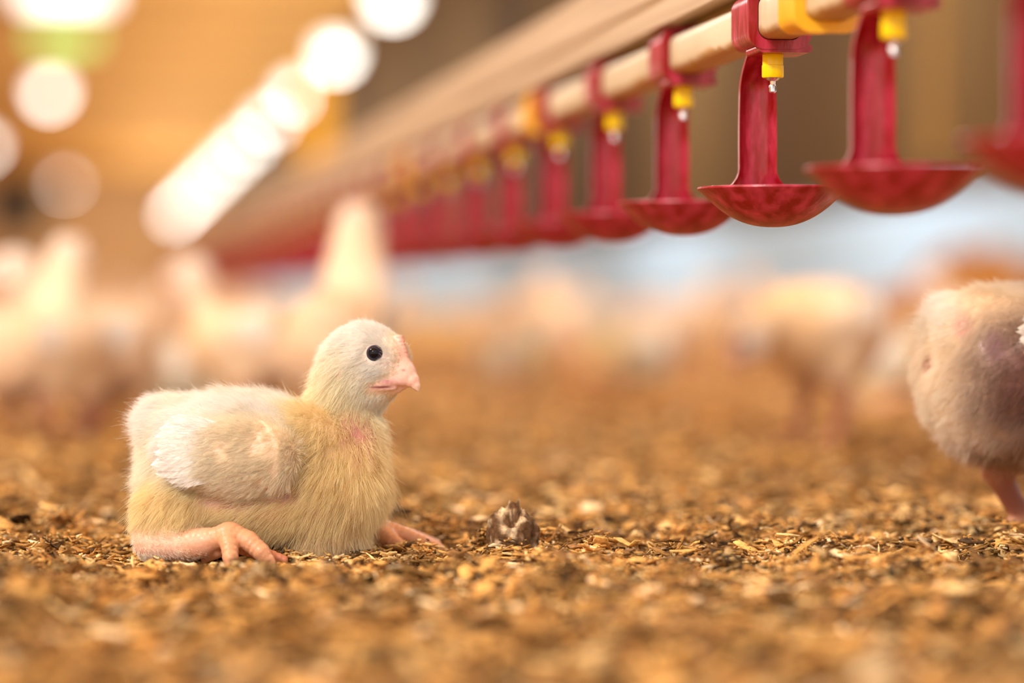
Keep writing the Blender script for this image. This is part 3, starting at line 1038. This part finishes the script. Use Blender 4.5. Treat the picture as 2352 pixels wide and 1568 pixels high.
# ---- the sitting chick in the foreground
def hero():
    P = [
        Prim('E', (-27.5, 1, 32), (15.5, 24, 24), 8, SKIN, 5.8, 1.0, (-1, 0, -0.35), CREAM),
        Prim('E', (-5, 0, 32.5), (29, 26, 25), 8, SKIN, 6.4, 1.0, (-1, 0, -0.35), CREAM),
        Prim('E', (24.5, -1, 28.5), (20.5, 24, 21.5), 8, SKIN, 6.4, 0.9, (-0.5, 0, -0.9), (255, 236, 190)),
        Prim('E', (30.5, -1, 40), (12.5, 14.5, 14.5), 8, (226, 180, 164), 4.6, 0.55, (-0.4, 0, -0.9), (248, 228, 184)),
        Prim('E', (18, -13.5, 42), (11.5, 10, 13.5), 8, SKIN, 5.2, 1.1, (-0.6, 0, -0.6), YEL),
        Prim('E', (-35.5, 1, 49), (7, 12, 7.5), 6, SKIN, 7.0, 1.1, (-0.9, 0, 0.5), WHITE),
        Prim('E', (-8, 0, 50.5), (26, 18, 7), 6, SKIN, 6.0, 1.3, (-1, 0, 0.15), WHITE),
        Prim('C', [(29, -1, 46, 13), (30.5, -1, 58, 11.3), (34, -1.5, 68, 11)], None, 6, (242, 212, 190), 4.8, 1.5, (-0.5, 0, -0.8), (255, 243, 212)),
        Prim('E', (24, -3, 10), (13, 14, 6), 6, (206, 156, 136), 7.5, 0.8, (0.3, -0.6, -0.9), (244, 222, 184)),
        Prim('E', (-4, -17, 20), (22, 9, 11), 6, (232, 184, 164), 5.0, 0.9, (-0.8, 0, -0.5), (255, 235, 186)),
        # near thigh and shank
        Prim('E', (-30, -18.5, 17), (13.5, 11, 14), 6, SKIN, 5.6, 1.0, (-0.5, -0.2, -0.8), (255, 236, 190)),
        Prim('E', (-10, -17, 47), (24, 12, 9.5), 6, SKIN, 5.0, 1.2, (-1, 0, -0.1), WHITE),
        Prim('C', [(-38, -24, 7.5, 6.2), (-27, -28.5, 7.0, 5.4), (-18, -31, 7.8, 4.6)], None, 4, (238, 184, 158), 1.4, 0.6, (0.9, -0.3, -0.3), CREAM),
        Prim('C', [(-22, -30.5, 7.4, 4.6), (-14, -33, 9.4, 4.2), (-8.5, -34, 11.0, 4.5)], None, 3, LEG, 0, 0, (1, 0, 0), ridge=0.12),
        Prim('C', [(-9.5, -34, 11.2, 4.1), (-8.0, -39.5, 7.8, 3.3), (-7.4, -42.6, 3.6, 2.8), (-7.0, -44.6, 0.9, 1.7)], None, 1.4, LEG, 0, 0, (1, 0, 0), ridge=0.18),
        Prim('C', [(-8, -34, 11.2, 4.2), (-1.5, -36.5, 9.0, 3.6), (3.0, -38.5, 5.4, 3.2), (6.6, -39.5, 1.8, 1.9)], None, 1.4, LEG, 0, 0, (1, 0, 0), ridge=0.18),
        Prim('C', [(-8, -32, 8.0, 3.2), (2, -30.5, 4.4, 2.6), (10.4, -29.5, 1.8, 1.7)], None, 1.4, (220, 144, 112), 0, 0, (1, 0, 0), ridge=0.12),
        Prim('C', [(-13, -31, 5, 2.6), (-18, -27, 1.8, 1.6)], None, 1.6, LEG, 0, 0, (1, 0, 0)),
        # far foot
        Prim('C', [(16, 22, 8, 5), (30, 23, 8, 4.3), (42, 23, 8.5, 4.2)], None, 3, LEG, 0, 0, (1, 0, 0)),
        Prim('C', [(42, 23, 8.8, 4.0), (51, 22, 6.8, 3.0), (59, 21, 4.0, 2.4), (66, 20.5, 1.6, 1.4)], None, 1.6, LEG, 0, 0, (1, 0, 0), ridge=0.12),
        Prim('C', [(42, 22, 8, 3.8), (47, 16, 5.4, 2.9), (53, 11, 2.0, 2.0)], None, 1.6, LEG, 0, 0, (1, 0, 0), ridge=0.12),
        Prim('C', [(42, 25, 8, 3.4), (54, 29, 6.0, 2.4), (64, 31, 2.6, 1.5)], None, 1.6, LEG, 0, 0, (1, 0, 0)),
    ]
    for s, g in ((-1, 1), (1, 2)):
        P.append(Prim('E', (-5, s * 27, 38.5), (20.5, 9.4, 14.0), 7, (248, 222, 200), 3.4, 1.7, (-1, 0, -0.1), (255, 243, 222), grp=g))
        P.append(Prim('E', (-21, s * 27, 41), (14.5, 6.4, 10), 7, (244, 214, 200), 3.2, 0.7, (-1, 0, -0.1), WHITE, grp=g))
    hp_, spots, eyes = head_prims((37.5, -1, 72), math.radians(29), math.radians(1))
    P += hp_
    spots = list(spots)
    spots += [((36, -14, 44), (8, 10, 12), (206, 146, 138), 0.45),       # bare throat
              ((12, -27, 25.5), (11, 7, 4.0), (176, 116, 126), 0.15),         # shade of the fold under the wing, put into the skin colour
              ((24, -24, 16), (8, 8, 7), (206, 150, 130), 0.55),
              ((-8, -27, 22.5), (14, 7, 3.5), (190, 132, 126), 0.3)]  # rear part of the painted shade below the wing
    F = []
    for s in (-1, 1):
        n_ = (0, s, 0.05)
        yb = s * 33.2
        for (rx, rz, tx, tz, wd) in ((-13, 50, -31, 51.5, 2.4), (-12, 48, -33.5, 48.6, 2.6), (-11, 46, -35.2, 45.4, 2.7), (-10, 44, -34.0, 42.6, 2.8), (-9, 42, -34.6, 40.0, 2.8),
                                     (-9, 40, -33.5, 38.0, 2.8), (-10, 38, -36.4, 35.8, 2.5), (-10, 36, -34.5, 33.4, 2.5), (-11, 34.5, -31.0, 31.2, 2.5), (-12, 33, -28.0, 29.4, 2.2)):
            F.append(((rx, s * 32.0, rz), (tx, s * (34.4 - 0.4 * abs(rz - 41) ** 0.8), tz), wd * 1.15, n_, 2.2))
    return build_chick(P, 0.55, 230000, spots, eyes, F, 0.062, {1: 1.2, 2: 1.2}, 5)


def standing(kind):
    """upright chick facing +x; kind picks the carriage of neck and head"""
    rear = (252, 240, 222)
    up = 14 if kind == 'peck' else 0
    P = [
        Prim('E', (-26, 0, 64 + up), (24, 28, 30), 9, SKIN, 4.8, 1.2, (-0.9, 0, -0.5), rear),
        Prim('E', (2, 0, 63 + up), (34, 30, 31), 9, MAUVE if kind == 'rear' else SKIN, 4.0, 0.38 if kind == 'rear' else 1.0, (-0.9, 0, -0.5), (160, 126, 112) if kind == 'rear' else (253, 243, 222)),
        Prim('E', (26, 0, 66 + up), (22, 25, 26), 9, SKIN, 5.0, 0.9, (-0.5, 0, -0.9), YEL),
        Prim('E', (-40, 0, 82 + up), (9, 12, 9), 7, SKIN, 6.0, 1.0, (-0.9, 0, 0.4), WHITE),
        Prim('E', (-2, 0, 86 + up), (32, 18, 9), 7, SKIN, 4.2, 1.2, (-1, 0, 0.0), WHITE),
        Prim('E', (-14, 0, 42 + up), (22, 20, 13), 8, (160, 110, 84), 4.8, 0.8, (-0.5, 0, -0.9), (176, 136, 100)),
    ]
    for s in (-1, 1):
        P += [
            Prim('E', (0, s * 15, 42 + up), (14, 11, 17), 7, MAUVE if kind == 'rear' else SKIN, 3.4, 0.7, (-0.4, 0, -0.9), (196, 156, 128) if kind == 'rear' else (250, 230, 196)),
            Prim('C', [(-2, s * 16, 32 + up, 8), (-9, s * 16.5, 24 + up * 0.8, 5.4)], None, 5, (190, 132, 104), 1.6, 0.35, (0.2, 0, -1), TAN),
            Prim('C', [(-9, s * 16.5, 24 + up * 0.8, 5.4), (-2, s * 17, 13 + up * 0.4, 4.4), (4, s * 17.5, 5.5, 4.0)], None, 3, (172, 108, 92), 0, 0, (1, 0, 0), ridge=0.12),
            Prim('C', [(4, s * 17.5, 5.5, 3.8), (13, s * 18, 3.6, 2.8), (23, s * 18.5, 1.6, 1.8)], None, 2, LEG, 0, 0, (1, 0, 0), ridge=0.12),
            Prim('C', [(4, s * 17.5, 5.5, 3.6), (11, s * 24, 3.2, 2.6), (18, s * 30, 1.4, 1.6)], None, 2, LEG, 0, 0, (1, 0, 0), ridge=0.12),
            Prim('C', [(4, s * 17.5, 5.5, 3.6), (12, s * 12, 3.2, 2.6), (18, s * 7, 1.4, 1.6)], None, 2, LEG, 0, 0, (1, 0, 0), ridge=0.12),
            Prim('C', [(3, s * 17.5, 4.5, 3.0), (-8, s * 17, 1.6, 1.6)], None, 2, LEG, 0, 0, (1, 0, 0)),
            Prim('E', (4, s * 25.5, 72 + up), (19, 8.5, 14), 7, SKIN, 3.0, 1.0, (-1, 0, -0.2), WHITE, grp=1 if s < 0 else 2),
            Prim('E', (-12, s * 26, 72 + up), (17, 6, 11), 7, SKIN, 2.8, 0.9, (-1, 0, -0.2), WHITE, grp=1 if s < 0 else 2),
        ]
    if kind in ('stand', 'rear'):
        P.append(Prim('C', [(30, 0, 80, 15), (38, 0, 98, 12), (44, 0, 112, 11.5)], None, 7, SKIN, 3.4, 1.1, (-0.4, 0, -0.9), WHITE))
        H = head_prims((48, 0, 118), 0.0, 0.05)
    elif kind == 'peck':
        P.append(Prim('C', [(30, 0, 88, 17), (50, 0, 86, 13), (66, 0, 78, 11.5)], None, 7, SKIN, 3.4, 1.1, (-1, 0, -0.1), YEL))
        H = head_prims((72, 0, 74), 0.15, 0.75)
    else:
        P.append(Prim('C', [(26, 0, 84, 22), (34, 0, 106, 18), (40, 0, 126, 14.5)], None, 7, SKIN, 3.4, 1.1, (-0.4, 0, -0.9), WHITE))
        H = head_prims((45, 0, 136), 0.1, -0.3)
    for p in P:
        if kind != 'rear':
            p.hcol = p.hcol * np.array([0.93, 0.88, 0.84])
        if kind == 'peck' and p.kind == 'E' and (p.a[0] < -10 and p.a[2] < 85):
            p.hcol = np.array(srgb(216, 172, 126))  # brown rear and underside, partly shading put into the down colour
    P += H[0]
    spots = list(H[1])
    spots += [((-22, -24, 60), (25, 20, 27), (140, 100, 94), 0.6, (152, 118, 106)), ((-14, 26, 60), (22, 18, 24), (140, 100, 94), 0.6, (152, 118, 106)), ((-48, 2, 66), (3.5, 6, 5), (150, 76, 48), 0.05), ((-43, -12, 80), (4, 6, 6), (222, 160, 144), 0.4), ((-36, -22, 73), (5, 6, 8), (150, 108, 118), 0.4)] if kind == 'rear' else []
    F = []
    for s in (-1, 1):
        for (rx, rz, tx, tz) in ((-2, 84, -29, 84), (-1, 81, -31, 79.5), (0, 78, -30, 75.5), (0, 75, -28, 71.5), (-1, 72, -25, 68)):
            F.append(((rx, s * 33, rz + up), (tx, s * 31.5, tz + up), 3.3, (0, s, 0.05), 1.2))
    return build_chick(P, 0.8, 80000 if kind == 'rear' else 40000, spots, H[2], F, 0.062, {1: 1.8, 2: 1.8}, 9)


# ------------------------------------------------------------------ place the flock
def put(o, x, y, rz, scale=1.0, label='', group=None, dz=0.0, sink=0.0):
    o.location = (x, y, (float(gz(x, y)) if y < 6.7 else -0.008) + dz)
    o.rotation_euler = (0, 0, rz)
    o.scale = (scale,) * 3
    tag(o, label, 'chick', group)
    return o


sit = hero()
k_ = HERO_Y / FPX * 1000 / 0.16
sit.location = (HERO_X, HERO_Y, 0.0)
sit.scale = (k_, k_, k_)
tag(sit, 'sharp fluffy pale yellow chick resting on the shavings, head turned right', 'chick')

rear_chick = standing('rear')
x, y = ground_at(2262, 1.172)
put(rear_chick, x + 0.022, y, math.radians(24), 1.02, 'white and pink chick seen from behind, cut by the right edge of the picture')
pk = standing('peck')
x, y = ground_at(1880, 1.98)
put(pk, x, y, math.radians(223), 0.98, 'blurred chick standing with lowered head left of the cut off chick')
stx = standing('stretch')
x, y = ground_at(782, 1.95)
put(stx, x, y, math.radians(78), 1.08, 'tall blurred chick with neck stretched up behind the sharp chick')

rest = [
    # (proto, px, depth, yaw deg, scale, label)
    ('stretch', 70, 2.05, 60, 0.92, 'blurred white chick standing upright at the left edge'),
    ('stand', 190, 2.15, 200, 1.05, 'blurred white chick second from the left edge'),
    ('sit', 400, 2.7, 150, 1.0, 'low blurred chick between the left edge group and the tall one'),
    ('stand', 570, 2.3, 165, 0.98, 'pinkish blurred chick just left of the tall stretched chick'),
    ('sit', 1180, 3.3, 20, 0.9, 'small blurred cream chick right of the sharp head'),
    ('stand', 1330, 4.0, 160, 1.0, 'blurred tan chick under the middle of the drinker row'),
    ('sit', 1440, 3.5, 190, 1.1, 'low blurred chick left of the head lowering chick'),
    ('stand', 1570, 4.3, 30, 1.0, 'blurred chick right behind the lowered head'),
    ('sit', 2070, 2.75, 10, 1.0, 'low blurred cream chick between the head lowering chick and the cut off chick'),
    ('stand', 2230, 3.5, 200, 1.0, 'blurred chick behind the back of the cut off chick'),
]
protos = {'sit': sit, 'stand': None, 'peck': pk, 'stretch': stx}
std_first = standing('stand')
protos['stand'] = std_first
std_used = False
for kd, px, dep, yw, sc, lab in rest:
    x, y = ground_at(px, dep)
    if kd == 'stand' and not std_used:
        std_used = True
        put(std_first, x, y, math.radians(yw), sc, lab)
        continue
    put(copy_tree(protos[kd]), x, y, math.radians(yw), sc, lab)
taken = [(p[1], p[2]) for p in rest]
cnt = 0
tries = 0
while cnt < 70 and tries < 4000:
    tries += 1
    dep = 4.2 + 11 * random.random() ** 1.3
    px = random.uniform(-80, 2430)
    if any(abs(px - a_) < 0.10 * FPX / dep and abs(dep - b_) < 0.16 for a_, b_ in taken):
        continue
    x, y = ground_at(px, dep)
    lat = x * CA + y * SA
    if lat > L_WALL - 0.2 or (0.45 < x < 1.35 and 4.8 < y < 6.0):
        continue
    taken.append((px, dep))
    cnt += 1
    put(copy_tree(protos[random.choice(['sit', 'stand', 'stand', 'sit', 'peck'])]), x, y, random.uniform(0, 6.28), random.uniform(0.9, 1.08),
        'one of the far white chicks blended into the blurred flock', 'far blurred flock')


# ------------------------------------------------------------------ heap of litter against the right wall side
ny_, nx_ = 90, 90
gx, gy = np.meshgrid(np.linspace(-1, 1, nx_), np.linspace(-1, 1, ny_))
rr = np.sqrt(gx ** 2 + gy ** 2)
hz = np.clip(1 - rr ** 1.6, 0, 1) * 0.19
for i in range(40):
    q = RNG.uniform(6, 46); th = RNG.uniform(0, 6.28)
    hz = hz + np.clip(1 - rr, 0, 1) ** 0.5 * 0.10 / q * np.sin(q * (gx * math.cos(th) + gy * math.sin(th)) + RNG.uniform(0, 6.28))
HV = np.stack([gx * 0.33, gy * 0.40, np.maximum(hz, 0.0) - 0.004], -1).reshape(-1, 3)
ix = np.arange(ny_ * nx_).reshape(ny_, nx_)
HQ = np.stack([ix[:-1, :-1], ix[:-1, 1:], ix[1:, 1:], ix[1:, :-1]], -1).reshape(-1, 4)
hm = np_mesh('litter_heap', HV, HQ)
set_colour(hm, np.array([srgb(204, 150, 80), srgb(176, 122, 60), srgb(150, 100, 48)])[RNG.integers(0, 3, len(HV))])
o = link('litter_heap', hm, M['chips'], None, True)
x, y = ground_at(2290, 5.4)
o.location = (x, y, -0.002)
tag(o, 'low golden brown heap of litter behind the cut off chick', 'heap')

# ------------------------------------------------------------------ clods of caked litter
def clod(px, depth, w_, h_, lab, seed, dark=1.0):
    rng = np.random.default_rng(seed)
    bm = bmesh.new()
    bmesh.ops.create_icosphere(bm, subdivisions=5, radius=1.0)
    from mathutils import noise
    off = Vector(rng.uniform(-20, 20, 3))
    for v in bm.verts:
        p = v.co.copy()
        d = 1 + 0.22 * noise.noise(p * 1.3 + off) + 0.13 * noise.cell(p * 2.3 + off) + 0.09 * noise.noise(p * 5 + off) + 0.06 * noise.noise(p * 13 + off) - 0.06
        v.co = Vector((p.x * w_ * 0.5 * d, p.y * w_ * 0.42 * d, max(-0.35, p.z) * h_ * d * 0.85))
    me = bpy.data.meshes.new('litter_clod')
    bm.to_mesh(me); bm.free()
    n = len(me.vertices)
    co = np.zeros(n * 3); me.vertices.foreach_get('co', co); co = co.reshape(-1, 3)
    nz = np.array([noise.noise(Vector(c) * 260 + off) for c in co])[:, None]
    t_ = np.clip(nz * 1.5 + 0.02 + 0.5 * np.clip((co[:, 2:3] / co[:, 2].max() - 0.72) * 4, 0, 1), 0, 1)
    set_colour(me, (np.array(srgb(96, 68, 44)) * (1 - t_) + np.array(srgb(222, 194, 156)) * t_) * dark)
    o = link('litter_clod', me, M['chips'], None, True)
    x, y = ground_at(px, depth)
    o.location = (x, y, float(gz(x, y)) + 0.0005)
    tag(o, lab, 'litter clod', 'clods of caked litter')


clod(1180, 1.108, 0.0200, 0.0215, 'rough brown clod of caked litter standing right of the sharp chick', 1)
clod(2118, 1.115, 0.015, 0.0075, 'low dark clod of litter in front of the cut off chick', 2, 0.75)
clod(2205, 1.27, 0.013, 0.007, 'dark round clod just left of the foot of the cut off chick', 3, 0.6)


# ------------------------------------------------------------------ single splinters standing out of the litter
def splinter(px, depth, ln, wd, lean, yaw, lab, seed):
    rng = np.random.default_rng(seed)
    n_ = 9
    vv, qq = [], []
    for i in range(n_):
        u = i / (n_ - 1)
        w_ = wd * (0.75 + 0.35 * math.sin(2.6 * u + 0.3)) * (1 - 0.5 * max(0, u - 0.8) / 0.2)
        bx, bz = math.sin(lean) * ln * u + 0.12 * ln * u * u, math.cos(lean) * ln * u - 0.002
        for sgn_ in (-1, 1):
            for th_ in (-0.0004, 0.0004):
                vv.append((bx + th_ + rng.normal(0, 0.0001), sgn_ * w_ * 0.5 + rng.normal(0, 0.00015), bz))
    for i in range(n_ - 1):
        a_ = i * 4
        for (p_, q_) in ((0, 1), (1, 3), (3, 2), (2, 0)):
            qq.append((a_ + p_, a_ + q_, a_ + 4 + q_, a_ + 4 + p_))
    qq.append((0, 2, 3, 1)); e_ = (n_ - 1) * 4; qq.append((e_, e_ + 1, e_ + 3, e_ + 2))
    me = np_mesh('wood_splinter', np.array(vv), np.array(qq))
    set_colour(me, np.tile(np.array(srgb(226, 190, 126)), (len(vv), 1)))
    o = link('wood_splinter', me, M['chips'])
    x, y = ground_at(px, depth)
    o.location = (x, y, float(gz(x, y)))
    o.rotation_euler = (0, 0, yaw)
    tag(o, lab, 'wood splinter', 'standing splinters')


splinter(998, 1.062, 0.0095, 0.0032, 0.35, 1.2, 'pale upright wood splinter in front of the far foot of the sharp chick', 1)
splinter(492, 1.066, 0.0070, 0.0048, -0.2, 1.4, 'pale chip standing against the near toes of the sharp chick', 2)
splinter(1888, 1.14, 0.0105, 0.0022, -0.45, 1.6, 'thin splinter leaning in the litter left of the low dark clod', 3)
